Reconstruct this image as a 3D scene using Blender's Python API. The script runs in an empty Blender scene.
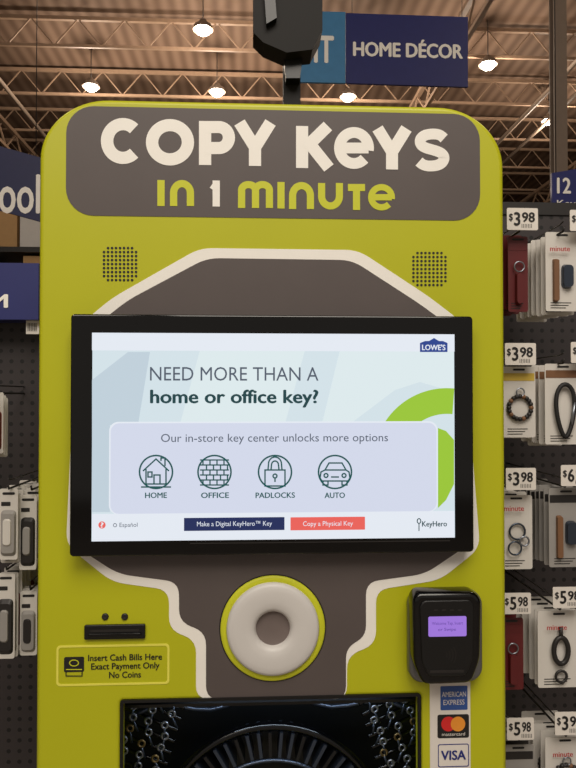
import bpy, bmesh, math, random
from mathutils import Vector, Matrix
random.seed(7)
sc = bpy.context.scene
pi = math.pi
try:
    sc.view_settings.view_transform = 'Standard'
except Exception:
    pass

# ------------------------------------------------------------ camera
F = 676.0; D = 1.15; TH = math.radians(2.9); PT = math.radians(1.0); ZC = 1.40
R = Matrix.Rotation(-TH, 3, 'Z') @ Matrix.Rotation(pi/2 + PT, 3, 'X')
fwd = R @ Vector((0, 0, -1))
C = Vector((0, 0, ZC)) - fwd * D
cd = bpy.data.cameras.new('camera'); cam = bpy.data.objects.new('camera', cd)
sc.collection.objects.link(cam)
cam.matrix_world = Matrix.Translation(C) @ R.to_4x4()
cd.sensor_fit = 'VERTICAL'; cd.sensor_height = 36; cd.lens = 36 * F / 768
cd.clip_start = 0.05; cd.clip_end = 200
sc.camera = cam

def ray(px, py): return R @ Vector(((px-288)/F, (384-py)/F, -1))
def P(px, py, y=0.0):
    d = ray(px, py); return C + d * ((y - C.y) / d.y)
def PZ(px, py, z):
    d = ray(px, py); return C + d * ((z - C.z) / d.z)
def L(pts, y=0.0):
    return [(P(a, b, y).x, P(a, b, y).z) for a, b in pts]

# ------------------------------------------------------------ materials
def s2l(c):
    out = []
    for v in c:
        v /= 255.0
        out.append(v/12.92 if v <= 0.04045 else ((v+0.055)/1.055)**2.4)
    return tuple(out) + (1.0,)
def mat(name, col, rough=.5, metal=0.0, emi=0.0, var=0.05, scale=12, bump=0.0, spec=0.5):
    m = bpy.data.materials.new(name); m.use_nodes = True
    nt = m.node_tree; b = nt.nodes['Principled BSDF']
    c = s2l(col)
    b.inputs['Roughness'].default_value = rough
    b.inputs['Metallic'].default_value = metal
    b.inputs['Specular IOR Level'].default_value = spec
    if emi:
        b.inputs['Base Color'].default_value = (0.01, 0.01, 0.01, 1)
        b.inputs['Emission Color'].default_value = c
        b.inputs['Emission Strength'].default_value = emi
        return m
    tc = nt.nodes.new('ShaderNodeTexCoord'); n = nt.nodes.new('ShaderNodeTexNoise')
    n.inputs['Scale'].default_value = scale; n.inputs['Detail'].default_value = 4
    nt.links.new(tc.outputs['Object'], n.inputs['Vector'])
    r = nt.nodes.new('ShaderNodeValToRGB')
    r.color_ramp.elements[0].position = .3; r.color_ramp.elements[1].position = .7
    r.color_ramp.elements[0].color = tuple(v*(1-var) for v in c[:3]) + (1,)
    r.color_ramp.elements[1].color = tuple(min(1, v*(1+var)) for v in c[:3]) + (1,)
    nt.links.new(n.outputs['Fac'], r.inputs['Fac'])
    nt.links.new(r.outputs['Color'], b.inputs['Base Color'])
    if bump:
        bp = nt.nodes.new('ShaderNodeBump'); bp.inputs['Strength'].default_value = bump
        n2 = nt.nodes.new('ShaderNodeTexNoise'); n2.inputs['Scale'].default_value = 300
        nt.links.new(tc.outputs['Object'], n2.inputs['Vector'])
        nt.links.new(n2.outputs['Fac'], bp.inputs['Height'])
        nt.links.new(bp.outputs['Normal'], b.inputs['Normal'])
    return m

M = dict(
 lime=mat('lime_paint', (186,187,22), .38, var=.03, scale=3, bump=.02),
 limetxt=mat('lime_vinyl', (202,205,38), .45, var=.02),
 char=mat('charcoal_vinyl', (86,77,75), .5, var=.04),
 cream=mat('white_vinyl', (246,242,234), .45, var=.02),
 black=mat('black_plastic', (14,14,15), .35),
 gblack=mat('gloss_black', (6,6,8), .15),
 glass=mat('display_bezel_glass', (4,4,5), .08),
 dark=mat('dark_interior', (8,9,11), .5),
 dgrey=mat('dark_grey_metal', (42,39,38), .45, .2),
 silver=mat('silver_plastic', (120,120,120), .35, .6),
 ringw=mat('white_ring_plastic', (210,206,202), .45, var=.02),
 ringc=mat('grey_hole', (112,100,96), .6),
 steel=mat('key_steel', (150,155,165), .3, .9),
 dsteel=mat('dark_steel', (74,82,96), .3, .8),
 brass=mat('key_brass', (140,120,80), .35, .8),
 blue=mat('navy_sign', (34,40,104), .5),
 navy=mat('navy_dark', (28,33,78), .5),
 lblue=mat('light_blue_sign', (66,130,178), .5),
 white=mat('white_card', (212,207,200), .5, var=.03),
 silverc=mat('silver_card', (150,146,142), .5, var=.05),
 tag=mat('price_tag_white', (226,219,211), .5, var=.02),
 ink=mat('black_ink', (26,24,24), .6),
 red=mat('red_print', (172,42,42), .5),
 dred=mat('dark_red_plastic', (96,28,30), .4),
 tan=mat('tan_leather', (120,84,56), .6),
 pink=mat('pink_print', (176,140,142), .5),
 orange=mat('orange_print', (176,92,48), .5),
 yellow=mat('yellow_print', (205,175,70), .5),
 ybord=mat('yellow_line', (232,226,90), .5),
 amex=mat('blue_card_logo', (48,82,150), .5),
 mred=mat('logo_red', (215,40,40), .5), mor=mat('logo_orange', (236,150,50), .5),
 visa=mat('logo_navy', (35,45,120), .5),
 pole=mat('pole_paint', (20,17,16), .6, spec=.25),
 truss=mat('truss_paint', (150,124,102), .6, var=.1),
 column=mat('column_paint', (128,112,98), .6),
 green=mat('green_goods', (100,125,70), .6),
 wood=mat('tan_goods', (190,150,100), .7),
 u_white=mat('ui_white', (226,232,241), .3, emi=1), u_card=mat('ui_card', (209,215,233), .3, emi=1),
 u_hi=mat('ui_highlight', (219,232,235), .3, emi=1), u_lo=mat('ui_lowlight', (190,206,217), .3, emi=1),
 u_grey=mat('ui_grey_text', (78,88,104), .3, emi=1), u_teal=mat('ui_teal', (20,82,82), .3, emi=1),
 u_dark=mat('ui_dark_teal', (12,62,68), .3, emi=1),
 u_green=mat('ui_green', (152,196,52), .3, emi=1), u_navy=mat('ui_navy', (22,38,88), .3, emi=1),
 u_red=mat('ui_red', (232,96,88), .3, emi=1), u_blue=mat('ui_blue', (30,62,140), .3, emi=1),
 u_purple=mat('ui_purple', (156,116,215), .3, emi=1), u_ptxt=mat('ui_purple_text', (90,60,150), .3, emi=1),
 lamp=mat('lamp_glow', (255,240,220), .3, emi=22),
)
def ui_bg():
    m = bpy.data.materials.new('ui_background'); m.use_nodes = True
    nt = m.node_tree; b = nt.nodes['Principled BSDF']
    b.inputs['Base Color'].default_value = (.01,.01,.01,1)
    tc = nt.nodes.new('ShaderNodeTexCoord'); sp = nt.nodes.new('ShaderNodeSeparateXYZ')
    nt.links.new(tc.outputs['Generated'], sp.inputs[0])
    r = nt.nodes.new('ShaderNodeValToRGB')
    r.color_ramp.elements[0].color = s2l((196,208,226)); r.color_ramp.elements[0].position = .0
    r.color_ramp.elements[1].color = s2l((208,223,230)); r.color_ramp.elements[1].position = 1
    nt.links.new(sp.outputs['Z'], r.inputs['Fac'])
    nt.links.new(r.outputs['Color'], b.inputs['Emission Color'])
    b.inputs['Emission Strength'].default_value = 1
    return m
M['u_bg'] = ui_bg()
def peg():
    m = bpy.data.materials.new('pegboard'); m.use_nodes = True
    nt = m.node_tree; b = nt.nodes['Principled BSDF']; b.inputs['Roughness'].default_value = .6
    tc = nt.nodes.new('ShaderNodeTexCoord')
    sc_ = nt.nodes.new('ShaderNodeVectorMath'); sc_.operation = 'MULTIPLY'; sc_.inputs[1].default_value = (40, 0, 40)
    fr = nt.nodes.new('ShaderNodeVectorMath'); fr.operation = 'FRACTION'
    sb = nt.nodes.new('ShaderNodeVectorMath'); sb.operation = 'SUBTRACT'; sb.inputs[1].default_value = (.5, 0, .5)
    ln = nt.nodes.new('ShaderNodeVectorMath'); ln.operation = 'LENGTH'
    lt = nt.nodes.new('ShaderNodeMath'); lt.operation = 'LESS_THAN'; lt.inputs[1].default_value = .2
    mx = nt.nodes.new('ShaderNodeMix'); mx.data_type = 'RGBA'
    mx.inputs[6].default_value = s2l((50,44,45)); mx.inputs[7].default_value = s2l((10,9,9))
    nt.links.new(tc.outputs['Object'], sc_.inputs[0]); nt.links.new(sc_.outputs[0], fr.inputs[0])
    nt.links.new(fr.outputs[0], sb.inputs[0]); nt.links.new(sb.outputs[0], ln.inputs[0])
    nt.links.new(ln.outputs['Value'], lt.inputs[0]); nt.links.new(lt.outputs[0], mx.inputs[0])
    nt.links.new(mx.outputs[2], b.inputs['Base Color'])
    return m
M['peg'] = peg()
def deck():
    m = bpy.data.materials.new('metal_deck'); m.use_nodes = True
    nt = m.node_tree; b = nt.nodes['Principled BSDF']; b.inputs['Roughness'].default_value = .8
    b.inputs['Specular IOR Level'].default_value = .2
    tc = nt.nodes.new('ShaderNodeTexCoord'); w = nt.nodes.new('ShaderNodeTexWave')
    w.bands_direction = 'X'; w.inputs['Scale'].default_value = 1.3; w.inputs['Distortion'].default_value = 0
    nt.links.new(tc.outputs['Object'], w.inputs['Vector'])
    r = nt.nodes.new('ShaderNodeValToRGB')
    r.color_ramp.elements[0].color = s2l((100,80,66)); r.color_ramp.elements[1].color = s2l((124,102,86))
    nt.links.new(w.outputs['Fac'], r.inputs['Fac']); nt.links.new(r.outputs['Color'], b.inputs['Base Color'])
    bp = nt.nodes.new('ShaderNodeBump'); bp.inputs['Strength'].default_value = .4
    nt.links.new(w.outputs['Fac'], bp.inputs['Height']); nt.links.new(bp.outputs['Normal'], b.inputs['Normal'])
    return m
M['deck'] = deck()
M['concrete'] = mat('concrete_floor', (146,136,126), .5, var=.15, scale=2)
M['wallp'] = mat('wall_paint', (115,96,80), .8, var=.1, scale=.5)

# ------------------------------------------------------------ helpers
def empty(name, loc=(0,0,0)):
    e = bpy.data.objects.new(name, None); e.location = loc; sc.collection.objects.link(e); e.empty_display_size = .05
    return e
def add(name, me, mats, parent=None):
    o = bpy.data.objects.new(name, me); sc.collection.objects.link(o)
    for m in mats:
        if m.name not in [x.name for x in me.materials if x]: me.materials.append(m)
    if parent:
        o.parent = parent
        o.matrix_parent_inverse = Matrix.Translation(-Vector(parent.location))
    return o
def curve2mesh(cu, MX):
    o = bpy.data.objects.new('tmp', cu); sc.collection.objects.link(o)
    dg = bpy.context.evaluated_depsgraph_get(); dg.update()
    me = bpy.data.meshes.new_from_object(o.evaluated_get(dg))
    bpy.data.objects.remove(o, do_unlink=True); bpy.data.curves.remove(cu)
    me.transform(MX); me.materials.clear()
    return me
def shape(name, loops, y, thick, m, parent, bevel=0.0, smooth=False):
    cu = bpy.data.curves.new('c', 'CURVE'); cu.dimensions = '2D'; cu.fill_mode = 'BOTH'
    cu.extrude = max(thick/2 - bevel, 0); cu.bevel_depth = bevel; cu.bevel_resolution = 3; cu.offset = -bevel
    for lp in loops:
        s = cu.splines.new('POLY'); s.points.add(len(lp)-1)
        for i, (x, z) in enumerate(lp): s.points[i].co = (x, z, 0, 1)
        s.use_cyclic_u = True
    me = curve2mesh(cu, Matrix.Translation((0, y+thick/2, 0)) @ Matrix.Rotation(pi/2, 4, 'X'))
    return add(name, me, [m], parent)
def rr(x0, z0, x1, z1, r, n=8):
    r = min(r, (x1-x0)/2*.999, (z1-z0)/2*.999); pts = []
    for cx, cz, a0 in ((x1-r, z1-r, 0), (x0+r, z1-r, 90), (x0+r, z0+r, 180), (x1-r, z0+r, 270)):
        for i in range(n+1):
            a = math.radians(a0 + 90*i/n); pts.append((cx+r*math.cos(a), cz+r*math.sin(a)))
    return pts
def box_px(px0, py0, px1, py1, y):
    a = P(px0, (py0+py1)/2, y).x; b = P(px1, (py0+py1)/2, y).x
    t = P((px0+px1)/2, py0, y).z; bt = P((px0+px1)/2, py1, y).z
    return a, bt, b, t
def rrp(px0, py0, px1, py1, r, y=0):
    x0, z0, x1, z1 = box_px(px0, py0, px1, py1, y)
    return rr(x0, z0, x1, z1, r*(x1-x0)/(px1-px0))
def rect(name, px0, py0, px1, py1, y, m, parent, r=0.01, thick=.0004, bevel=0):
    return shape(name, [rrp(px0, py0, px1, py1, max(r, .01), y)], y, thick, m, parent, bevel)
def fillet(pts, r, n=5):
    out = []; N = len(pts)
    for i in range(N):
        p = Vector(pts[i]); a = Vector(pts[i-1]); b = Vector(pts[(i+1) % N])
        da = (a-p); db = (b-p); rr_ = min(r, da.length*.45, db.length*.45)
        s = p + da.normalized()*rr_; e = p + db.normalized()*rr_
        for k in range(n+1):
            t = k/n; q = s*(1-t)**2 + p*2*t*(1-t) + e*t*t; out.append((q.x, q.y))
    return out
def ribbon(name, polys, w, y, m, parent, step=0.0):
    bm = bmesh.new()
    for pi_, (pts, closed) in enumerate(polys):
        yy = y - step*pi_
        V = []
        for p in pts:
            p = Vector(p)
            if not V or (p-V[-1]).length > 1e-6: V.append(p)
        n = len(V); rows = []
        for i in range(n):
            if closed: a, b = V[i-1], V[(i+1) % n]
            else: a, b = V[max(i-1, 0)], V[min(i+1, n-1)]
            d1 = (V[i]-a) if (V[i]-a).length > 1e-9 else (b-V[i]); d2 = (b-V[i]) if (b-V[i]).length > 1e-9 else d1
            d1 = d1.normalized(); d2 = d2.normalized()
            t = (d1+d2); t = t.normalized() if t.length > 1e-6 else d1
            nn = Vector((-t.y, t.x)); c = max(.45, nn.dot(Vector((-d1.y, d1.x))))
            o = nn*(w/2/c)
            rows.append((bm.verts.new((V[i].x+o.x, yy, V[i].y+o.y)), bm.verts.new((V[i].x-o.x, yy, V[i].y-o.y))))
        for i in range(n if closed else n-1):
            a = rows[i]; b = rows[(i+1) % n]
            try: bm.faces.new((a[0], b[0], b[1], a[1]))
            except Exception: pass
    me = bpy.data.meshes.new(name); bm.to_mesh(me); bm.free()
    return add(name, me, [m], parent)
_cap = [None]
def text(s, px0, px1, pyb, cap, y, m, parent, bold=0.0, name='lettering'):
    def mk(body):
        c = bpy.data.curves.new('t', 'FONT'); c.body = body; c.size = 1; c.resolution_u = 3
        return curve2mesh(c, Matrix.Identity(4))
    if _cap[0] is None:
        h = mk('H'); _cap[0] = max(v.co.y for v in h.vertices)
    me = mk(s); xs = [v.co.x for v in me.vertices]; mn, mxx = min(xs)-bold, max(xs)+bold
    a = P(px0, pyb, y); b = P(px1, pyb, y); h = P(px0, pyb-cap, y).z - a.z
    sx = (b.x-a.x)/(mxx-mn); sz = h/_cap[0]
    offs = [(0, 0)] if bold <= 0 else [(-bold, 0), (bold, 0), (0, bold*.6), (0, -bold*.6), (0, 0)]
    bm = bmesh.new()
    for k, (ox, oz) in enumerate(offs):
        t = me.copy()
        for v in t.vertices:
            v.co = Vector((a.x+(v.co.x+ox-mn)*sx, y-.00006*k, a.z+(v.co.y+oz)*sz))
        bm.from_mesh(t); bpy.data.meshes.remove(t)
    me2 = bpy.data.meshes.new(name); bm.to_mesh(me2); bm.free(); bpy.data.meshes.remove(me)
    return add(name, me2, [m], parent)
def lathe(name, cx, cz, prof, m, parent, seg=64):
    bm = bmesh.new(); rings = []
    for r, y in prof:
        rings.append([bm.verts.new((cx+r*math.cos(2*pi*i/seg), y, cz+r*math.sin(2*pi*i/seg))) for i in range(seg)])
    for a, b in zip(rings, rings[1:]):
        for i in range(seg):
            f = bm.faces.new((a[i], a[(i+1) % seg], b[(i+1) % seg], b[i])); f.smooth = True
    me = bpy.data.meshes.new(name); bm.to_mesh(me); bm.free()
    return add(name, me, [m], parent)
def arc(cx, cy, rx, ry, a0, a1, n=24):
    return [(cx+rx*math.cos(math.radians(a0+(a1-a0)*i/n)), cy+ry*math.sin(math.radians(a0+(a1-a0)*i/n))) for i in range(n+1)]

class B:
    def __init__(s): s.bm = bmesh.new(); s.m = []
    def mi(s, m):
        if m not in s.m: s.m.append(m)
        return s.m.index(m)
    def box(s, x0, y0, z0, x1, y1, z1, m):
        k = s.mi(m); v = [s.bm.verts.new(p) for p in ((x0,y0,z0),(x1,y0,z0),(x1,y1,z0),(x0,y1,z0),(x0,y0,z1),(x1,y0,z1),(x1,y1,z1),(x0,y1,z1))]
        for f in ((0,1,5,4),(1,2,6,5),(2,3,7,6),(3,0,4,7),(4,5,6,7),(3,2,1,0)):
            s.bm.faces.new([v[i] for i in f]).material_index = k
    def prism(s, loop, y0, y1, m, scale_front=1.0):
        k = s.mi(m); n = len(loop); cx = sum(p[0] for p in loop)/n; cz = sum(p[1] for p in loop)/n
        a = [s.bm.verts.new((cx+(x-cx)*scale_front, y0, cz+(z-cz)*scale_front)) for x, z in loop]; b = [s.bm.verts.new((x, y1, z)) for x, z in loop]
        s.bm.faces.new(a).material_index = k; s.bm.faces.new(b[::-1]).material_index = k
        for i in range(n): s.bm.faces.new((a[i], b[i], b[(i+1) % n], a[(i+1) % n])).material_index = k
    def tube(s, pts, r, m, closed=False, seg=6):
        k = s.mi(m); V = [Vector(p) for p in pts]; n = len(V); rings = []
        for i in range(n):
            if closed: t = V[(i+1) % n]-V[i-1]
            else: t = V[min(i+1, n-1)]-V[max(i-1, 0)]
            t.normalize(); u = Vector((0, 1, 0)) if abs(t.y) < .9 else Vector((1, 0, 0))
            a = t.cross(u).normalized(); b = t.cross(a).normalized()
            rings.append([s.bm.verts.new(V[i]+a*r*math.cos(2*pi*j/seg+pi/4)+b*r*math.sin(2*pi*j/seg+pi/4)) for j in range(seg)])
        for i in range(n if closed else n-1):
            A = rings[i]; Bq = rings[(i+1) % n]
            for j in range(seg):
                f = s.bm.faces.new((A[j], A[(j+1) % seg], Bq[(j+1) % seg], Bq[j])); f.material_index = k; f.smooth = seg > 4
        if not closed:
            s.bm.faces.new(rings[0]).material_index = k; s.bm.faces.new(rings[-1]).material_index = k
    def ball(s, c, r, m, sz=1.0):
        k = s.mi(m); g = bmesh.ops.create_icosphere(s.bm, subdivisions=2, radius=r, matrix=Matrix.Translation(c) @ Matrix.Diagonal((1, 1, sz, 1)))
        for v in g['verts']:
            for f in v.link_faces: f.material_index = k; f.smooth = True
    def done(s, name, parent=None):
        me = bpy.data.meshes.new(name); bmesh.ops.recalc_face_normals(s.bm, faces=s.bm.faces); s.bm.to_mesh(me); s.bm.free()
        for m in s.m: me.materials.append(m)
        o = bpy.data.objects.new(name, me); sc.collection.objects.link(o)
        if parent:
            o.parent = parent; o.matrix_parent_inverse = Matrix.Translation(-Vector(parent.location))
        return o

# ------------------------------------------------------------ building shell
b = B(); b.box(-16, -8, -.1, 16, 34, 0, M['concrete']); b.done('floor')
b = B(); b.box(-16, -8, 8.0, 16, 34, 8.1, M['deck']); b.done('ceiling')
b = B(); b.box(-16, 34, 0, 16, 34.2, 8, M['wallp']); b.done('wall_back')
b = B(); b.box(-16.2, -8, 0, -16, 34, 8, M['wallp']); b.done('wall_left')
b = B(); b.box(16, -8, 0, 16.2, 34, 8, M['wallp']); b.done('wall_right')
b = B()
y = 3.0
while y < 33:
    b.tube([(-15.9, y, 7.9), (15.9, y, 7.9)], .045, M['truss'], seg=4)
    b.tube([(-15.9, y, 7.42), (15.9, y, 7.42)], .035, M['truss'], seg=4)
    x = -15.5
    while x < 15.5:
        b.tube([(x, y, 7.42), (x+.4, y, 7.9)], .014, M['truss'], seg=4)
        b.tube([(x+.4, y, 7.9), (x+.8, y, 7.42)], .014, M['truss'], seg=4); x += .8
    y += 1.9
b.done('roof_joists')
b = B()
for x in (-12, -5.5, 3.2, 8.2, 13):
    b.tube([(x, -7, 7.35), (x, 33.9, 7.35)], .06, M['truss'], seg=4)
    b.tube([(x, -7, 6.85), (x, 33.9, 6.85)], .045, M['truss'], seg=4)
    yy = -6.5
    while yy < 33:
        b.tube([(x, yy, 6.85), (x, yy+.6, 7.35)], .022, M['truss'], seg=4)
        b.tube([(x, yy+.6, 7.35), (x, yy+1.2, 6.85)], .022, M['truss'], seg=4); yy += 1.2
b.done('roof_girders')
b = B()
for x in (-4.7, .6, 5.5, 6.1): b.tube([(x, -7, 7.15), (x, 33.9, 7.15)], .04, M['column'], seg=8)
b.done('ceiling_pipes')

def highbay(p, energy=0):
    e = empty('high_bay_light', p)
    bb = B(); x, y, z = p
    n = 20
    for (r0, z0, r1, z1) in ((.16, z, .14, z+.07), (.14, z+.07, .07, z+.12), (.07, z+.12, .05, z+.16)):
        k = bb.mi(M['column'])
        A = [bb.bm.verts.new((x+r0*math.cos(2*pi*i/n), y+r0*math.sin(2*pi*i/n), z0)) for i in range(n)]
        Q = [bb.bm.verts.new((x+r1*math.cos(2*pi*i/n), y+r1*math.sin(2*pi*i/n), z1)) for i in range(n)]
        for i in range(n): bb.bm.faces.new((A[i], A[(i+1) % n], Q[(i+1) % n], Q[i])).material_index = k
    bb.tube([(x, y, z+.1), (x, y, 7.99)], .008, M['dgrey'], seg=6)
    bb.done('housing', e)
    bb = B(); bb.ball((x, y, z), .125, M['lamp'], .7); bb.done('lamp', e)
    if energy:
        ld = bpy.data.lights.new('bay', 'POINT'); ld.energy = energy; ld.color = (1, .84, .68); ld.shadow_soft_size = .2
        lo = bpy.data.objects.new('bulb_light', ld); sc.collection.objects.link(lo)
        lo.parent = e; lo.location = (0, 0, -.35)
for px, py in ((203,30),(91,87),(217,92),(348,97),(488,65),(549,121)):
    highbay(tuple(PZ(px, py, 7.2)), 130)
highbay((-4, 2, 7.2), 110); highbay((4.5, 2, 7.2), 110)

# ------------------------------------------------------------ kiosk
K = empty('key_copying_kiosk', (0, 0.3, 0))
xl, _, xr, zt = box_px(39, 102, 504, 300, 0)
zt = P(270, 102.5, 0).z
r = .115
outer = []
for cx, cz, a0 in ((xr-r, zt-r*.9, 0), (xl+r, zt-r*.9, 90)):
    for i in range(17):
        a = math.radians(a0+90*i/16); outer.append((cx+r*math.cos(a), cz+r*.9*math.sin(a)))
outer += [(xl, .02), (xr, .02)]
win = rrp(121, 699, 420, 905, 2)
shape('front_panel', [outer, win], 0.0, .035, M['lime'], K, bevel=.008)
cx0 = (xl+xr)/2
def shr(l, d): return [(cx0+(x-cx0)*(1-d/((xr-xl)/2)), z-d if z > 1 else z+d) for x, z in l]
shape('side_shell', [shr(outer, .006), shr(outer, .022)], .035, .55, M['lime'], K)
shape('back_panel', [shr(outer, .006)], .585, .01, M['black'], K)
bb = B(); bb.box(xl+.03, .03, 0, xr-.03, .58, .03, M['black']); bb.done('plinth', K)
shape('window_trim', [rrp(119.5,697,421.5,907,3,-.004), rrp(122.5,700,418.5,904,2,-.004)], -.004, .006, M['black'], K)
shape('window_backing', [rrp(100,640,440,910,2,.25)], .33, .01, M['dark'], K)

rect('title_banner', 66, 110, 480, 218, -.0008, M['char'], K, r=27, thick=.001)
T = {
 'C': [(arc(.5,.5,.5,.5,46,314,36), 0, '')],
 'O': [(arc(.5,.5,.5,.5,0,360,44)[:-1], 1, '')],
 'P': [([(0,0),(0,1)], 0, 'se'), ([(0,1)]+arc(.58,.67,.42,.33,90,-90,18)+[(0,.34)], 0, '')],
 'Y': [([(-.02,1),(.5,.40)], 0, 's'), ([(1.02,1),(.5,.40)], 0, 's'), ([(.5,.5),(.5,0)], 0, 'e')],
 'K': [([(0,0),(0,1)], 0, 'se'), ([(1,1),(.12,.46)], 0, 's'), ([(.3,.6),(1.04,0)], 0, 'e')],
 'e': [([(.0,.5),(1,.5)], 0, ''), (arc(.5,.5,.5,.5,-14,0,3)[1:]+arc(.5,.5,.5,.5,0,316,40)[1:], 0, '')],
 'S': [([(.95,.86),(.82,.96),(.66,1.0),(.44,1.0),(.22,.96),(.08,.86),(.05,.74),(.12,.63),(.28,.56),(.5,.51),(.74,.45),(.9,.37),(.96,.26),(.9,.12),(.74,.03),(.54,0),(.32,0),(.14,.05),(.02,.14)], 0, '')],
 'I': [([(.5,0),(.5,1)], 0, 'se')],
 'N': [([(0,0),(0,.5)]+arc(.5,.5,.5,.5,180,0,20)+[(1,0)], 0, 'se')],
 'M': [([(0,0),(0,.7)]+arc(.25,.72,.25,.28,180,0,14)+[(.5,0)], 0, 'se'), ([(.5,0),(.5,.7)]+arc(.75,.72,.25,.28,180,0,14)+[(1,0)], 0, 'se')],
 'U': [([(0,1),(0,.5)]+arc(.5,.5,.5,.5,180,360,20)+[(1,1)], 0, 'se')],
 'T': [([(-.12,.98),(1.12,.98)], 0, ''), ([(.5,.98),(.5,0)], 0, 'e')],
 '1': [([(.62,1),(.62,0)], 0, 'se'), ([(.02,.70),(.62,.97)], 0, '')],
}
def smooth(pts, it=2):
    for _ in range(it):
        out = [pts[0]]
        for a, b in zip(pts, pts[1:]):
            out += [(a[0]*.75+b[0]*.25, a[1]*.75+b[1]*.25), (a[0]*.25+b[0]*.75, a[1]*.25+b[1]*.75)]
        out.append(pts[-1]); pts = out
    return pts
def glyph(ch, x0, x1, yt, yb, w, m, y=-.0014):
    polys = []
    for pts, cl, fl in T[ch]:
        if ch == 'S': pts = smooth(pts)
        q = []
        for i, (u, v) in enumerate(pts):
            px = x0+w/2+(x1-x0-w)*u; py = yb-w/2-(yb-yt-w)*v
            if (i == 0 and 's' in fl) or (i == len(pts)-1 and 'e' in fl): py = yb if v < .5 else yt
            q.append((P(px, py, y).x, P(px, py, y).z))
        polys.append((q, cl))
    ribbon('title_letter', polys, w*D/F, y, m, K, step=.0001)
for ch, a, bb_, yt, yb in (('C',101,145,118,164),('O',146,194,119,165.5),('P',199,235,121,165),('Y',234,276,122.5,166),
        ('K',296,334,126,168),('e',334,374,127,169),('Y',372,412,128.5,169.5),('S',413,451,128.5,171.5)):
    glyph(ch, a, bb_, yt, yb, 11 if ch in 'Se' else 12.2, M['cream'])
for ch, a, bb_, yt, yb, m in (('I',157,165,180,206,'limetxt'),('N',170,194,180,206,'limetxt'),('1',209,222,180.5,206.5,'cream'),
        ('M',238,273,181,208,'limetxt'),('I',277,285,182,208.5,'limetxt'),('N',289,314,182,209,'limetxt'),('U',318,343,183,209.5,'limetxt'),
        ('T',346,367,183.5,210,'limetxt'),('e',368,395,184,210.5,'limetxt')):
    glyph(ch, a, bb_, yt, yb, 6.4 if ch == 'e' else 7.2, M[m])

inner_px = [(207,258),(352,260),(420,304),(455,330),(468,545),(425,574),(366,582),(366,636),(346,648),(346,699),(206,699),(206,632),(179,622),(179,582),(118,574),(78,548),(90,330),(128,300)]
outer_px = [(200,248),(358,250),(428,296),(462,322),(480,548),(440,580),(376,590),(376,644),(347,656),(347,699),(196,699),(196,640),(169,630),(169,590),(112,582),(66,545),(76,328),(112,298)]
shape('graphic_outline', [fillet(L(outer_px, -.0008), .022)], -.0008, .0008, M['cream'], K)
shape('graphic_field', [fillet(L(inner_px, -.0014), .022)], -.0014, .0006, M['char'], K)
for sx, sz in ((120,264),(429.5,269)):
    bb = B(); n = 9
    for i in range(n):
        for j in range(n):
            if (i in (0, n-1)) and (j in (0, n-1)): continue
            p = P(sx+(i-4)*4.0, sz+(j-4)*4.0, -.0006)
            bb.prism(arc(p.x, p.z, .0023, .0023, 0, 315, 7), -.0006, .0006, M['ink'])
    bb.done('speaker_grille', K)

# display
YS = -.035
shape('display_housing', [rrp(70,315,473.5,554.5,4,YS)], YS, .034, M['glass'], K, bevel=.003)
U = YS-.0006
rect('display_image', 92, 333.5, 454.5, 539.5, U, M['u_bg'], K, r=.1, thick=.0003)
Y1 = U-.0004; Y2 = U-.0008; Y3 = U-.0012; Y4 = U-.0016
shape('ui_light_shape', [L([(92,380),(128,352),(150,352),(138,425),(110,425),(110,512),(92,512)], Y1)], Y1, .0002, M['u_lo'], K)
shape('ui_light_shape_b', [L([(200,350),(305,350),(285,424),(180,424)], Y1)], Y1, .0002, M['u_hi'], K)
shape('ui_light_shape_c', [L([(340,350),(454,350),(454,392),(420,382),(395,390),(350,424),(322,424)], Y1)], Y1, .0002, M['u_hi'], K)
rect('ui_top_strip', 92, 333.5, 454.5, 351, Y1-.0001, M['u_white'], K, thick=.0002)
ga = arc(447, 462, 61, 61, 188, 276, 30)
ribbon('ui_ring', [(L(ga, Y2), 0)], 26*D/F*.97, Y2, M['u_green'], K)
shape('ui_ring_side', [L([(438,428),(446,431),(454,440),(454,484),(446,500),(438,508)], Y2)], Y2-.0001, .0001, M['u_green'], K)
rect('ui_footer', 92, 512.5, 454.5, 539.5, Y2-.0003, M['u_white'], K, thick=.0002)
rect('ui_card_edge', 109, 421.5, 437.8, 513, Y3+.0003, M['u_white'], K, r=9, thick=.0002)
rect('ui_card', 110.5, 423, 436.5, 512.5, Y3, M['u_card'], K, r=8.5, thick=.0002)
text('NEED MORE THAN A', 150, 318.5, 380.5, 13.5, Y3, M['u_grey'], K, 0.0)
text('home or office key?', 150, 318.5, 403, 13, Y3, M['u_dark'], K, .03)
text('Our in-store key center unlocks more options', 161, 388, 442, 8, Y4, M['u_grey'], K, 0)
for s, a, b_ in (('HOME',145,167),('OFFICE',201,229),('PADLOCKS',255.5,295),('AUTO',324.5,345)):
    text(s, a, b_, 498, 5.3, Y4, M['u_teal'], K, .025)
shape('ui_logo', [L([(420,343),(425,341),(429,341),(434,338),(439,341),(443,341),(447.5,343),(447.5,352),(420,352)], Y3)], Y3, .0002, M['u_blue'], K)
text("LOWE'S", 422, 445.5, 350, 5.2, Y4, M['u_white'], K, .03)
def ic(polys, w=1.4):
    ribbon('ui_icon', [(L(p, Y4), c) for p, c in polys], w*D/F, Y4, M['u_teal'], K, step=.00002)
for cx in (156, 214.5, 275, 335): ic([(arc(cx, 472, 16.5, 16.5, 0, 360, 40)[:-1], 1)], 1.6)
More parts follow.
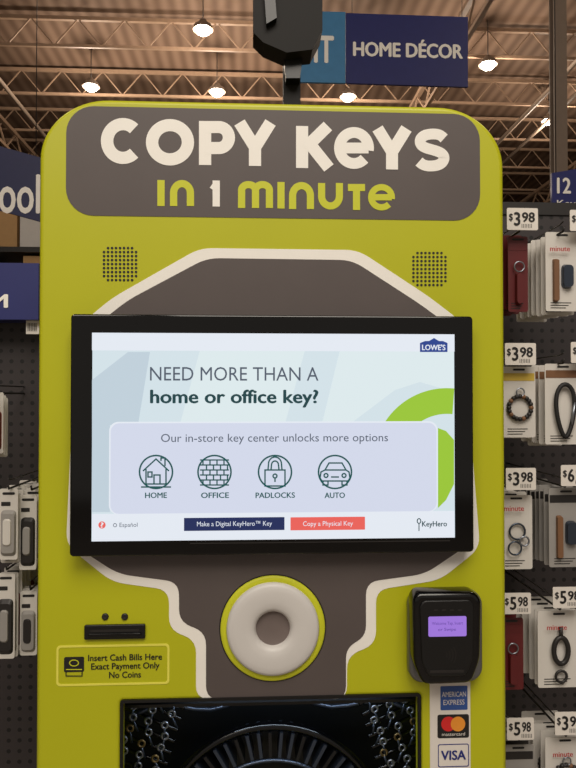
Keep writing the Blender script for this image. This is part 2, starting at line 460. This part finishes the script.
ic([([(143,471),(156,459),(169,471)],0), ([(146,469),(146,484),(166,484),(166,469)],0), ([(154,484),(154,475),(160,475),(160,484)],0), ([(161,461),(161,458),(165,458),(165,466)],0), ([(148,472),(152,472),(152,477),(148,477)],1), ([(141,487),(171,487)],0)])
br = [([(200,460+i*5),(229,460+i*5)],0) for i in range(6)]
for i in range(5):
    for k in range(4):
        x = 203+k*7+(3.5 if i % 2 else 0); br.append(([(x,460+i*5),(x,465+i*5)],0))
ic(br, 1.3)
ic([([(265,470),(285,470),(285,486),(265,486)],1), ([(268,470)]+arc(275,464,6.5,7,180,360,12)+[(282,470)],0), ([(271,470)]+arc(275,465,3.5,4,180,360,10)+[(279,470)],0), (arc(275,476,2,2,0,330,8),1), ([(275,478),(275,482)],0)])
ic([([(320,478),(321,472),(325,470),(329,463),(342,463),(346,470),(349,472),(350,478),(348,481),(322,481)],1), ([(325,470),(346,470)],0), (arc(326,475.5,2,2,0,330,8),1), (arc(344,475.5,2,2,0,330,8),1), ([(331,477),(339,477)],0), ([(323,481),(323,485),(328,485),(328,481)],0), ([(342,481),(342,485),(347,485),(347,481)],0)])
rect('ui_button_navy', 184, 517.5, 284.5, 530.5, Y3, M['u_navy'], K, r=.5, thick=.0002)
text('Make a Digital KeyHero™ Key', 197, 272, 526.3, 4.6, Y4, M['u_white'], K, .0)
rect('ui_button_red', 290.5, 517, 365, 530, Y3, M['u_red'], K, r=.5, thick=.0002)
text('Copy a Physical Key', 303, 353, 526, 4.6, Y4, M['u_white'], K, .0)
shape('ui_help', [arc(*[P(102,525,Y3).x, P(102,525,Y3).z], .0058, .0058, 0, 345, 23)], Y3, .0002, M['u_red'], K)
text('?', 100.6, 103.6, 527.5, 5, Y4, M['u_white'], K, .03)
ribbon('ui_globe', [(L(arc(115,525.2,1.7,1.7,0,330,11),Y4),1)], .001, Y4, M['u_grey'], K)
text('Español', 119.5, 137.5, 527, 4.2, Y4, M['u_grey'], K, 0)
text('KeyHero', 422, 447, 526.5, 5.2, Y4, M['u_dark'], K, .02)
ribbon('ui_key_mark', [(L(arc(419,521,1.8,2.4,0,330,11),Y4),1), (L([(419,523),(419,531)],Y4),0)], .0016, Y4, M['u_dark'], K, step=.00003)
rect('display_bottom_sensor', 190, 541.5, 450, 542.6, U, M['dgrey'], K, thick=.0002)

# key dial
c = P(273, 629.5, -.01); q = D/F
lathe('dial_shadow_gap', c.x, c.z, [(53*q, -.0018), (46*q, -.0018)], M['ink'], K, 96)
lathe('dial_green_ring', c.x, c.z, [(51.8*q, .0), (51.8*q, -.004), (51*q, -.0055), (46.5*q, -.0055), (44*q, -.004)], M['limetxt'], K, 96)
prof = [(45.8*q, -.003), (45.6*q, -.009), (44.5*q, -.0125), (42*q, -.0145), (37*q, -.0155), (28*q, -.0155), (22*q, -.0145), (19*q, -.012), (17.3*q, -.008), (16.5*q, -.002), (16.3*q, .003)]
lathe('dial_white_ring', c.x, c.z, prof, M['ringw'], K, 96)
lathe('dial_key_opening', c.x, c.z, [(17.5*q, -.004), (15*q, -.0024), (4*q, -.0022), (.0001, -.0022)], M['ringc'], K, 48)

# bill acceptor
shape('bill_slot_plate', [rrp(84,625,145,639.5,1.5,-.006)], -.006, .006, M['black'], K, bevel=.0015)
rect('bill_slot_mouth', 90, 629.5, 139, 632, -.0068, M['dgrey'], K, r=1, thick=.0007)
rect('bill_slot_lip', 88, 633.5, 141, 637.5, -.009, M['gblack'], K, r=1.5, thick=.003, bevel=.001)
for sx in (105, 124.5):
    s = P(sx, 617, -.002)
    lathe('screw', s.x, s.z, [(.0058, 0), (.0055, -.002), (.004, -.0032), (.002, -.0022), (.0001, -.002)], M['dgrey'], K, 20)
shape('bill_label_border', [rrp(56.5,644.5,169.5,685,4), rrp(58.6,646.6,167.4,683,3)], -.0008, .0008, M['ybord'], K)
rect('bill_icon', 64, 657, 84, 672, -.0008, M['ink'], K, r=1.5, thick=.0008)
ribbon('bill_icon_lines', [(L(arc(74,663,4.5,3,0,345,20),-.0012),1),(L([(66,669.5),(82,669.5)],-.0012),0)], .0016, -.0012, M['limetxt'], K)
ribbon('bill_icon_note', [(L([(66,672),(66,676),(82,676),(82,672)],-.0012),0)], .0016, -.0012, M['ink'], K)
text('Insert Cash Bills Here', 88, 162, 661, 6.0, -.0008, M['ink'], K, .02)
text('Exact Payment Only', 91, 159.5, 669.5, 6.0, -.0008, M['ink'], K, .02)
text('No Coins', 109, 141, 678, 6.0, -.0008, M['ink'], K, .02)

# card reader
rect('reader_back_plate', 409, 591, 483, 683, -.022, M['silver'], K, r=14, thick=.022, bevel=.006)
ro = L([(413,600),(418,593),(475,592),(482,600),(481,660),(472,684),(424,686),(414,664)], -.05)
shape('reader_body', [fillet(ro, .012)], -.05, .04, M['gblack'], K, bevel=.008)
shape('reader_face', [fillet(L([(420,606),(424,601),(470,600),(474,605),(473,660),(466,676),(429,677),(422,662)], -.053), .008)], -.053, .005, M['black'], K, bevel=.002)
rect('reader_screen', 428.5, 616.5, 466.5, 636.5, -.0545, M['u_purple'], K, r=1.5, thick=.0008)
text('Welcome Tap, Insert', 432, 463, 625, 3, -.055, M['u_ptxt'], K, 0)
text('or Swipe', 438, 456, 631, 3, -.055, M['u_ptxt'], K, 0)
for i in range(4):
    rect('reader_led', 434+i*8, 609.5, 438+i*8, 611, -.0535, M['dgrey'], K, r=.5, thick=.0008)
ribbon('reader_tap_symbol', [(L(arc(443,655,4+3*i,4+3*i,-40,40,8),-.0536),0) for i in range(4)], .0014, -.0536, M['dgrey'], K)
rect('reader_card_slot', 430, 670, 464, 673, -.054, M['dgrey'], K, r=1, thick=.001)
rect('payment_decal', 430, 682, 470.5, 790, -.0008, M['tag'], K, r=.5, thick=.0008)
rect('sticker_blue', 440.5, 686, 467.5, 710, -.0012, M['amex'], K, r=1, thick=.0004)
text('AMERICAN', 442, 466, 697, 5, -.0016, M['tag'], K, 0); text('EXPRESS', 443.5, 464.5, 705, 5, -.0016, M['tag'], K, 0)
rect('sticker_charcoal', 437.5, 714.5, 469, 738, -.0012, M['ink'], K, r=2, thick=.0004)
for cx, mm, yy in ((448.5,'mred',-.0016),(458,'mor',-.0018)):
    s = P(cx, 724, yy); shape('sticker_disc', [arc(s.x, s.z, .0125, .0125, 0, 350, 35)], yy, .0001, M[mm], K)
text('mastercard', 442, 465, 736, 3.2, -.0016, M['tag'], K, 0)
shape('sticker_white_border', [rrp(438,744,469,767,2,-.0012), rrp(438.8,744.8,468.2,766.2,1.6,-.0012)], -.0012, .0004, M['visa'], K)
text('VISA', 441, 466, 760, 9, -.0016, M['visa'], K, .03)
rect('sticker_gold', 438, 772, 469, 788, -.0012, M['mor'], K, r=2, thick=.0004)

# key carousel behind window
cc = P(272, 842, .16)
bb = B()
bb.prism(arc(cc.x, cc.z, .2, .2, 0, 355, 71), .20, .22, M['dark'])
for i in range(60):
    a = 2*pi*i/60+.02; r0, r1 = .165, .212
    d = Vector((math.cos(a), 0, math.sin(a))); o = Vector((cc.x, 0, cc.z))
    n = Vector((-d.z, 0, d.x))
    p0 = o+d*r0; p1 = o+d*r1; w_ = .003
    bb.prism([((p0+n*w_).x, (p0+n*w_).z), ((p1+n*w_).x, (p1+n*w_).z), ((p1-n*w_).x, (p1-n*w_).z), ((p0-n*w_).x, (p0-n*w_).z)], .15, .2, M['dsteel' if i % 3 else 'black'])
bb.tube([(cc.x+.16*math.cos(2*pi*i/60), .15, cc.z+.16*math.sin(2*pi*i/60)) for i in range(60)], .004, M['dsteel'], True)
bb.tube([(cc.x+.22*math.cos(2*pi*i/60), .16, cc.z+.22*math.sin(2*pi*i/60)) for i in range(60)], .009, M['gblack'], True)
bb.tube([(cc.x+.12*math.cos(2*pi*i/60), .17, cc.z+.12*math.sin(2*pi*i/60)) for i in range(60)], .006, M['dsteel'], True)
bb.prism(arc(cc.x, cc.z, .06, .06, 0, 345, 23), .13, .2, M['dgrey'])
bb.done('key_carousel', K)
bb = B()
for s in (-1, 1):
    for i in range(10):
        z0 = P(272, 706+i*11, .14).z; xx = cc.x+s*(.165+.006*i)
        bb.tube([(xx, .14, z0), (xx+s*.12, .19, z0+.035-.004*i)], .0035, M['gblack'], seg=6)
        for k in range(3):
            x_ = xx+s*(.02+.032*k)+.004*math.sin(i*2.3+k); zz = z0+.008*(k+1); tl = .01*math.sin(i*1.7+k*2)
            bb.tube([(x_, .135, zz), (x_+tl, .135, zz-.022)], .0022, M['dsteel'], seg=6)
            bb.tube([(x_+.006*math.cos(t*pi/5), .135, zz+.005+.006*math.sin(t*pi/5)) for t in range(10)], .0022, M['brass' if (i+k) % 5 == 0 else 'steel'], True)
for s in (-1, 1):
    o_ = [(cc.x+s*(.06+.03*t), .22-.01*t, P(272, 700, .2).z-.004-.012*math.sin(t*.9)) for t in range(8)]
    bb.tube(o_, .005, M['dsteel'], seg=6)
bb.done('key_blanks', K)
rect('mechanism_rail', 125, 702, 416, 705, .06, M['black'], K, thick=.01)
ld = bpy.data.lights.new('led', 'AREA'); ld.energy = .45; ld.size = .35; ld.size_y = .02; ld.shape = 'RECTANGLE'; ld.color = (.7, .84, 1)  # added fill lamp brightening the key mechanism, not a fixture of the kiosk
lo = bpy.data.objects.new('led_strip', ld); sc.collection.objects.link(lo); lo.parent = K; lo.location = (0, -.23, P(272, 690, 0).z); lo.rotation_euler = (math.radians(35), 0, 0)

# ------------------------------------------------------------ pole with bracket above kiosk
E = empty('support_pole', (P(291, 80, .72).x, .72, 0)); bb = B()
pa = P(283, 60, .72).x; pb = P(300, 60, .72).x
bb.box(pa, .70, 0.0, pb, .74, 3.0, M['pole']); bb.done('post', E)
bb = B(); g = lambda a, b_: (P(a, b_, .66).x, P(a, b_, .66).z)
bb.prism([g(253,-30), g(321,-30), g(321,38), g(311,57), g(286,60), g(263,50), g(253,40)][::-1], .62, .70, M['pole'])
bb.prism([g(262,-20), g(272,-20), g(276,30), g(266,36)][::-1], .60, .62, M['black'])
bb.prism([g(284,58), g(303,56), g(300,78), g(286,78)][::-1], .66, .70, M['black'])
bb.done('clamp_bracket', E)

# ------------------------------------------------------------ hanging signs
def sign(name, y, quads, texts, wires):
    a = P(quads[0][0][0][0], quads[0][0][0][1], y)
    e = empty(name, (a.x, y, a.z))
    for i, (pts, m) in enumerate(quads):
        shape('panel_%d' % i, [L(pts, y)], y, .03, M[m], e)
    for s, x0, x1, yb, cap, bold, m in texts: text(s, x0, x1, yb, cap, y-.004, M[m], e, bold)
    bb = B()
    for wx, wy in wires:
        p = P(wx, wy, y+.015); bb.tube([(p.x, y+.015, p.z-.02), (p.x, y+.015, 7.4)], .004, M['dgrey'], seg=5)
    bb.done('hanger_wires', e); return e
sign('hanging_department_sign', 6.0, [([(346,13),(468,17),(468,87),(346,83)],'blue'), ([(300,11),(345.5,12),(345.5,83),(300,82)],'lblue')],
     [('HOME DÉCOR',353,463,55.5,13.5,.04,'cream'), ('IT',314,334,62,26,.03,'cream')], [(352,14),(462,18),(306,14)])
sign('hanging_tool_sign', 5.0, [([(-75,125),(42,158),(42,222),(-75,190)],'navy')], [('Tool',-22,40,212,38,.02,'cream')], [(-60,132),(36,158)])
sign('aisle_number_sign', 4.0, [([(552,173),(600,165),(600,228),(552,228)],'blue')], [('12',557,571,193,15,.03,'cream'), ('Keys',557,580,206,6,.01,'cream'), ('Locks',557,582,216,6,.01,'cream')], [(556,173),(596,168)])

bb = B(); a = P(555,200,7).x; b_ = P(568,200,7).x
bb.box(a, 7, 0, b_, 7.02, 8, M['column']); bb.box(a, 7.12, 0, b_, 7.14, 8, M['column']); bb.box((a+b_)/2-.008, 7.02, 0, (a+b_)/2+.008, 7.12, 8, M['column'])
bb.done('steel_column')

def rack(name, x0, x1, y, levels):
    H = levels[-1]+.9
    e = empty(name, ((x0+x1)/2, y, 0)); bb = B()
    n = 4
    for i in range(n+1):
        x = x0+(x1-x0)*i/n
        bb.box(x-.04, y, 0, x+.04, y+.08, H, M['dgrey']); bb.box(x-.04, y+1, 0, x+.04, y+1.08, H, M['dgrey'])
    for z in levels: bb.box(x0, y+.01, z, x1, y+1.07, z+.07, M['dgrey'])
    bb.done('frame', e); bb = B()
    for z in levels:
        x = x0+.1
        while x < x1-.6:
            w = random.uniform(.15, .4); h = random.uniform(.45, .8)
            bb.box(x, y+.12, z+.07, x+w, y+.9, z+.07+h, M[random.choice(['wood','yellow','white','wood','green','white','dgrey'])]); x += w+.04
    bb.done('boxed_goods', e)
rack('warehouse_rack', -8.5, -2.2, 8, [.15,1.3,2.4,3.3]); rack('warehouse_rack', 3.0, 9, 11, [.15,1.4,2.6,3.8])

# ------------------------------------------------------------ display racks
def panel_unit(name, px0, px1, y, ztop):
    x0 = P(px0, 400, y).x; x1 = P(px1, 400, y).x
    e = empty(name, ((x0+x1)/2, y, 0)); bb = B()
    bb.box(x0, y, .15, x1, y+.02, ztop, M['peg']); bb.done('pegboard_panel', e)
    bb = B()
    for x in (x0-.03, x1): bb.box(x, y-.004, 0, x+.03, y+.05, ztop+.03, M['dgrey'])
    bb.box(x0-.03, y-.004, ztop, x1+.03, y+.05, ztop+.03, M['dgrey'])
    bb.box(x0-.03, y-.004, 0, x1+.03, y+.3, .15, M['dgrey']); bb.done('frame', e)
    return e
RY = .45
RE = panel_unit('pegboard_display_rack', 500, 900, RY, P(530, 215, RY).z)
def hook(bb, pxc, pyt, yf=.14, yb=RY):
    p = P(pxc, pyt, yf)
    bb.tube([(p.x, yf, p.z+.008), (p.x, yf+.004, p.z), (p.x, yb-.0005, p.z)], .0022, M['dgrey'], seg=6)
    bb.tube([(p.x, yf, p.z+.020), (p.x, yf+.02, p.z+.016), (p.x, yb-.0005, p.z+.016)], .0016, M['dgrey'], seg=6)
def tag(px0, py0, px1, py1, y, s, e):
    rect('tag_card', px0, py0, px1, py1, y, M['tag'], e, r=1.5, thick=.0015)
    h = py1-py0
    text('$', px0+2, px0+6, py0+h*.55, h*.3, y-.0008, M['ink'], e, .02)
    text(s[0], px0+7, px0+13.5, py1-h*.22, h*.58, y-.0008, M['ink'], e, .03)
    text(s[1:], px0+15, px1-3, py0+h*.62, h*.42, y-.0008, M['ink'], e, .03)
    ribbon('tag_barcode', [(L([(px0+15+i*1.6, py1-h*.28), (px0+15+i*1.6, py1-h*.1)], y-.0008), 0) for i in range(7)], .001, y-.0008, M['ink'], e)
def stack(pxc, pyt, w, h, n, kind, hdr, yf=.16, gap=.028, label=None, card='white'):
    c = P(pxc, pyt, yf); x0 = c.x; z1 = c.z; rnd = random.Random(int(pxc*7+pyt))
    e = empty('carded_keychain_packs', (x0, yf, z1))
    bb = B(); hook(bb, pxc, pyt-3, .1385); bb.done('peg_hook', e)
    bb = B()
    for i in range(n-1, -1, -1):
        y = yf+i*gap; dx = rnd.uniform(-.004, .004); dz = rnd.uniform(-.005, .005)
        xx = x0+dx; zz = z1+dz
        bb.prism(rr(xx-w/2, zz-h, xx+w/2, zz, .004, 3), y+.004, y+.0055, M[card])
        if hdr != 'white': bb.prism(rr(xx-w/2+.002, zz-.028, xx+w/2-.002, zz-.013, .001, 2), y+.0032, y+.004, M[hdr])
        bb.prism(rr(xx-.012, zz-.008, xx+.012, zz-.004, .0018, 2), y+.0034, y+.004, M['ink'])
        if i > 2: continue
        bw, bh = w*.40, h*.34; cz = zz-h*.58
        yi = y-.001
        for k in range(3):
            bb.prism(rr(xx-w*.36, zz-h+.006+k*.005, xx+w*(.1+.08*k), zz-h+.0075+k*.005, .0004, 1), y+.0034, y+.004, M['dgrey'])
        if kind == 'ring':
            bb.tube([(xx+bw*.6*math.cos(t*pi/12), yi, cz+.014+bw*.6*math.sin(t*pi/12)) for t in range(24)], .002, M['dsteel'], True)
            bb.tube([(xx-.006+bw*.5*math.cos(t*pi/12), yi-.003, cz-.018+bw*.5*math.sin(t*pi/12)) for t in range(24)], .0018, M['dsteel'], True)
            bb.tube([(xx+.012+bw*.35*math.cos(t*pi/12), yi-.005, cz-.004+bw*.35*math.sin(t*pi/12)) for t in range(24)], .0018, M['steel'], True)
        elif kind == 'beads':
            for t in range(20): bb.ball((xx+bw*.85*math.cos(t*pi/10), yi, cz+bw*.85*math.sin(t*pi/10)), .0048, M['tan' if t % 4 == 0 else 'dgrey'])
            bb.tube([(xx+.008*math.cos(t*pi/8), yi-.002, cz+bw*.85+.008+.008*math.sin(t*pi/8)) for t in range(16)], .0014, M['steel'], True)
        elif kind == 'carabiner':
            pts = [(xx+bw*.8*math.cos(a)*(.75+.25*math.sin(a)), yi-.004, cz+bh*.95*math.sin(a)) for a in [t*pi/14 for t in range(28)]]
            bb.tube(pts, .0045, M['ink'], True, 8)
            bb.tube([(xx+bw*.4, yi-.006, cz-bh*.5), (xx+bw*.62, yi-.006, cz+bh*.3)], .0028, M['steel'])
        elif kind == 'clip':
            pts = [(xx+bw*.42*math.cos(a), yi-.003, cz+.012+bh*.5*math.sin(a)) for a in [t*pi/12 for t in range(24)]]
            bb.tube(pts, .005, M['dgrey'], True, 8)
            bb.tube([(xx, yi-.003, cz+.012+bh*.45), (xx, yi-.003, cz+.012+bh*.9)], .004, M['dgrey'])
            bb.tube([(xx+.011*math.cos(t*pi/8), yi-.003, cz-bh*.75+.011*math.sin(t*pi/8)) for t in range(16)], .0028, M['dgrey'], True)
        elif kind == 'fob':
            bb.prism(rr(xx-bw*.4, cz-bh*1.0, xx+bw*.4, cz+bh*.3, .006, 4), yi-.006, y+.003, M['dred' if i == 0 else 'ink'], .9)
            bb.tube([(xx+.010*math.cos(t*pi/8), yi-.002, cz+bh*.5+.010*math.sin(t*pi/8)) for t in range(16)], .0015, M['steel'], True)
        elif kind == 'strap':
            bb.prism(rr(xx-bw*.75, cz-bh*.9, xx-bw*.35, cz+bh*.7, .003, 3), yi-.004, y+.003, M['tan'], .95)
            bb.prism(rr(xx-bw*.1, cz-bh*.4, xx+bw*.7, cz+bh*.5, .008, 4), yi-.006, y+.003, M['dsteel'], .9)
    bb.done('cards', e)
    if label: text('minute', pxc-14, pxc+6, pyt+17, 5, yf-.006, M['red'], e, .02)
    return e
rows = [
 (520,231,'398',(507,538,208,230),'fob','dred',.040,.150,6,0,'dred'),
 (564,231,'398',(570,601,210,231),'strap','white',.068,.158,8,1,'white'),
 (519,365,'398',(505,536,343,365),'beads','yellow',.066,.140,5,0,'white'),
 (564,363,'398',(571,602,342,363),'carabiner','tan',.074,.160,5,0,'white'),
 (518,491,'398',(506,536,468,490),'ring','white',.064,.145,6,1,'white'),
 (566,487,'698',(561,592,465,486),'strap','dgrey',.070,.155,10,0,'silverc'),
 (512,614,'598',(503,531,593,614),'fob','dred',.046,.140,5,0,'dred'),
 (561,610,'598',(553,583,587,608),'clip','white',.086,.150,5,1,'white'),
 (520,741,'598',(507,534,718,740),'ring','dgrey',.062,.135,5,0,'silverc'),
 (567,737,'398',(555,586,712,735),'beads','white',.080,.135,5,1,'white')]
for pxc, py, s, tg, kind, hd, w, h, n, lb, cd_ in rows:
    e = stack(pxc, py+3, w, h, n, kind, hd, gap=.028 if n < 7 else .022, label=lb, card=cd_)
    tag(tg[0], tg[2], tg[1], tg[3], .136, s, e)
LY = .5
LE = panel_unit('pegboard_display_rack', -330, 44, LY, P(20, 318, LY).z)
q0 = box_px(-200, 262, 38.5, 319, .42)
bb = B(); bb.box(q0[0], .42, q0[1], q0[2], .494, q0[3], M['blue']); bb.done('header_panel', LE)
text('TEAM', -62, 8, 307, 13, .418, M['cream'], LE, .03)
rect('header_label', 26, 320, 39, 334, .44, M['tag'], LE, thick=.004)
ribbon('label_bars', [(L([(28+i*1.6,323),(28+i*1.6,331)],.438),0) for i in range(6)], .0014, .438, M['ink'], LE)
def lstack(pxc, pyt, w, h, n, cols, yf, gap=.022):
    c = P(pxc, pyt, yf); e = empty('hanging_accessory_packs', tuple(c)); bb = B()
    hook(bb, pxc, pyt-2, yf-.02, LY); bb.done('peg_hook', e); bb = B()
    for i in range(n):
        y = yf+i*gap; xx = c.x+random.uniform(-.006, .006); zz = c.z+random.uniform(-.006, .006)
        bb.prism(rr(xx-w/2, zz-h, xx+w/2, zz, .004, 3), y, y+.002, M['white'])
        bb.prism(rr(xx-.012, zz-.012, xx+.012, zz-.007, .002, 2), y-.0006, y, M['ink'])
        bb.prism(rr(xx-w*.42, zz-h*.95, xx+w*.42, zz-h*.3, .008, 3), y-.006, y, M[cols[i % len(cols)]], .85)
        bb.prism(rr(xx-w*.25, zz-h*.8, xx+w*.2, zz-h*.42, .006, 3), y-.009, y-.006, M[cols[(i+1) % len(cols)]], .9)
        bb.prism(rr(xx-w*.4, zz-.034, xx+w*.1, zz-.026, .001, 2), y-.0006, y, M['pink' if i % 2 else 'dgrey'])
    bb.done('packs', e)
lstack(31, 492, .034, .15, 12, ['dgrey','silverc','pink'], .24, .015)
lstack(8, 491, .036, .14, 12, ['silverc','white','dgrey'], .22, .015)
lstack(30, 592, .034, .13, 10, ['silverc','dgrey','white'], .26, .015)
lstack(6, 572, .036, .17, 10, ['dgrey','silverc','dred'], .24, .015)
lstack(-12, 395, .045, .13, 4, ['orange','dred'], .3)

# ------------------------------------------------------------ lights
def area(name, loc, target, size, energy, col):
    ld = bpy.data.lights.new(name, 'AREA'); ld.energy = energy; ld.size = size; ld.color = col
    o = bpy.data.objects.new(name, ld); sc.collection.objects.link(o); o.location = loc
    o.rotation_euler = (Vector(target)-Vector(loc)).to_track_quat('-Z', 'Y').to_euler()
area('store_light', (.4, -3.0, 5.0), (0, 0, 1.3), 2.5, 160, (1, .92, .81))
area('store_light_rear', (-3, -5.5, 6), (0, 2, 1.5), 2.5, 130, (1, .91, .8))
w = bpy.data.worlds.new('world'); sc.world = w; w.use_nodes = True
w.node_tree.nodes['Background'].inputs[0].default_value = (1, .90, .79, 1)
w.node_tree.nodes['Background'].inputs[1].default_value = .32
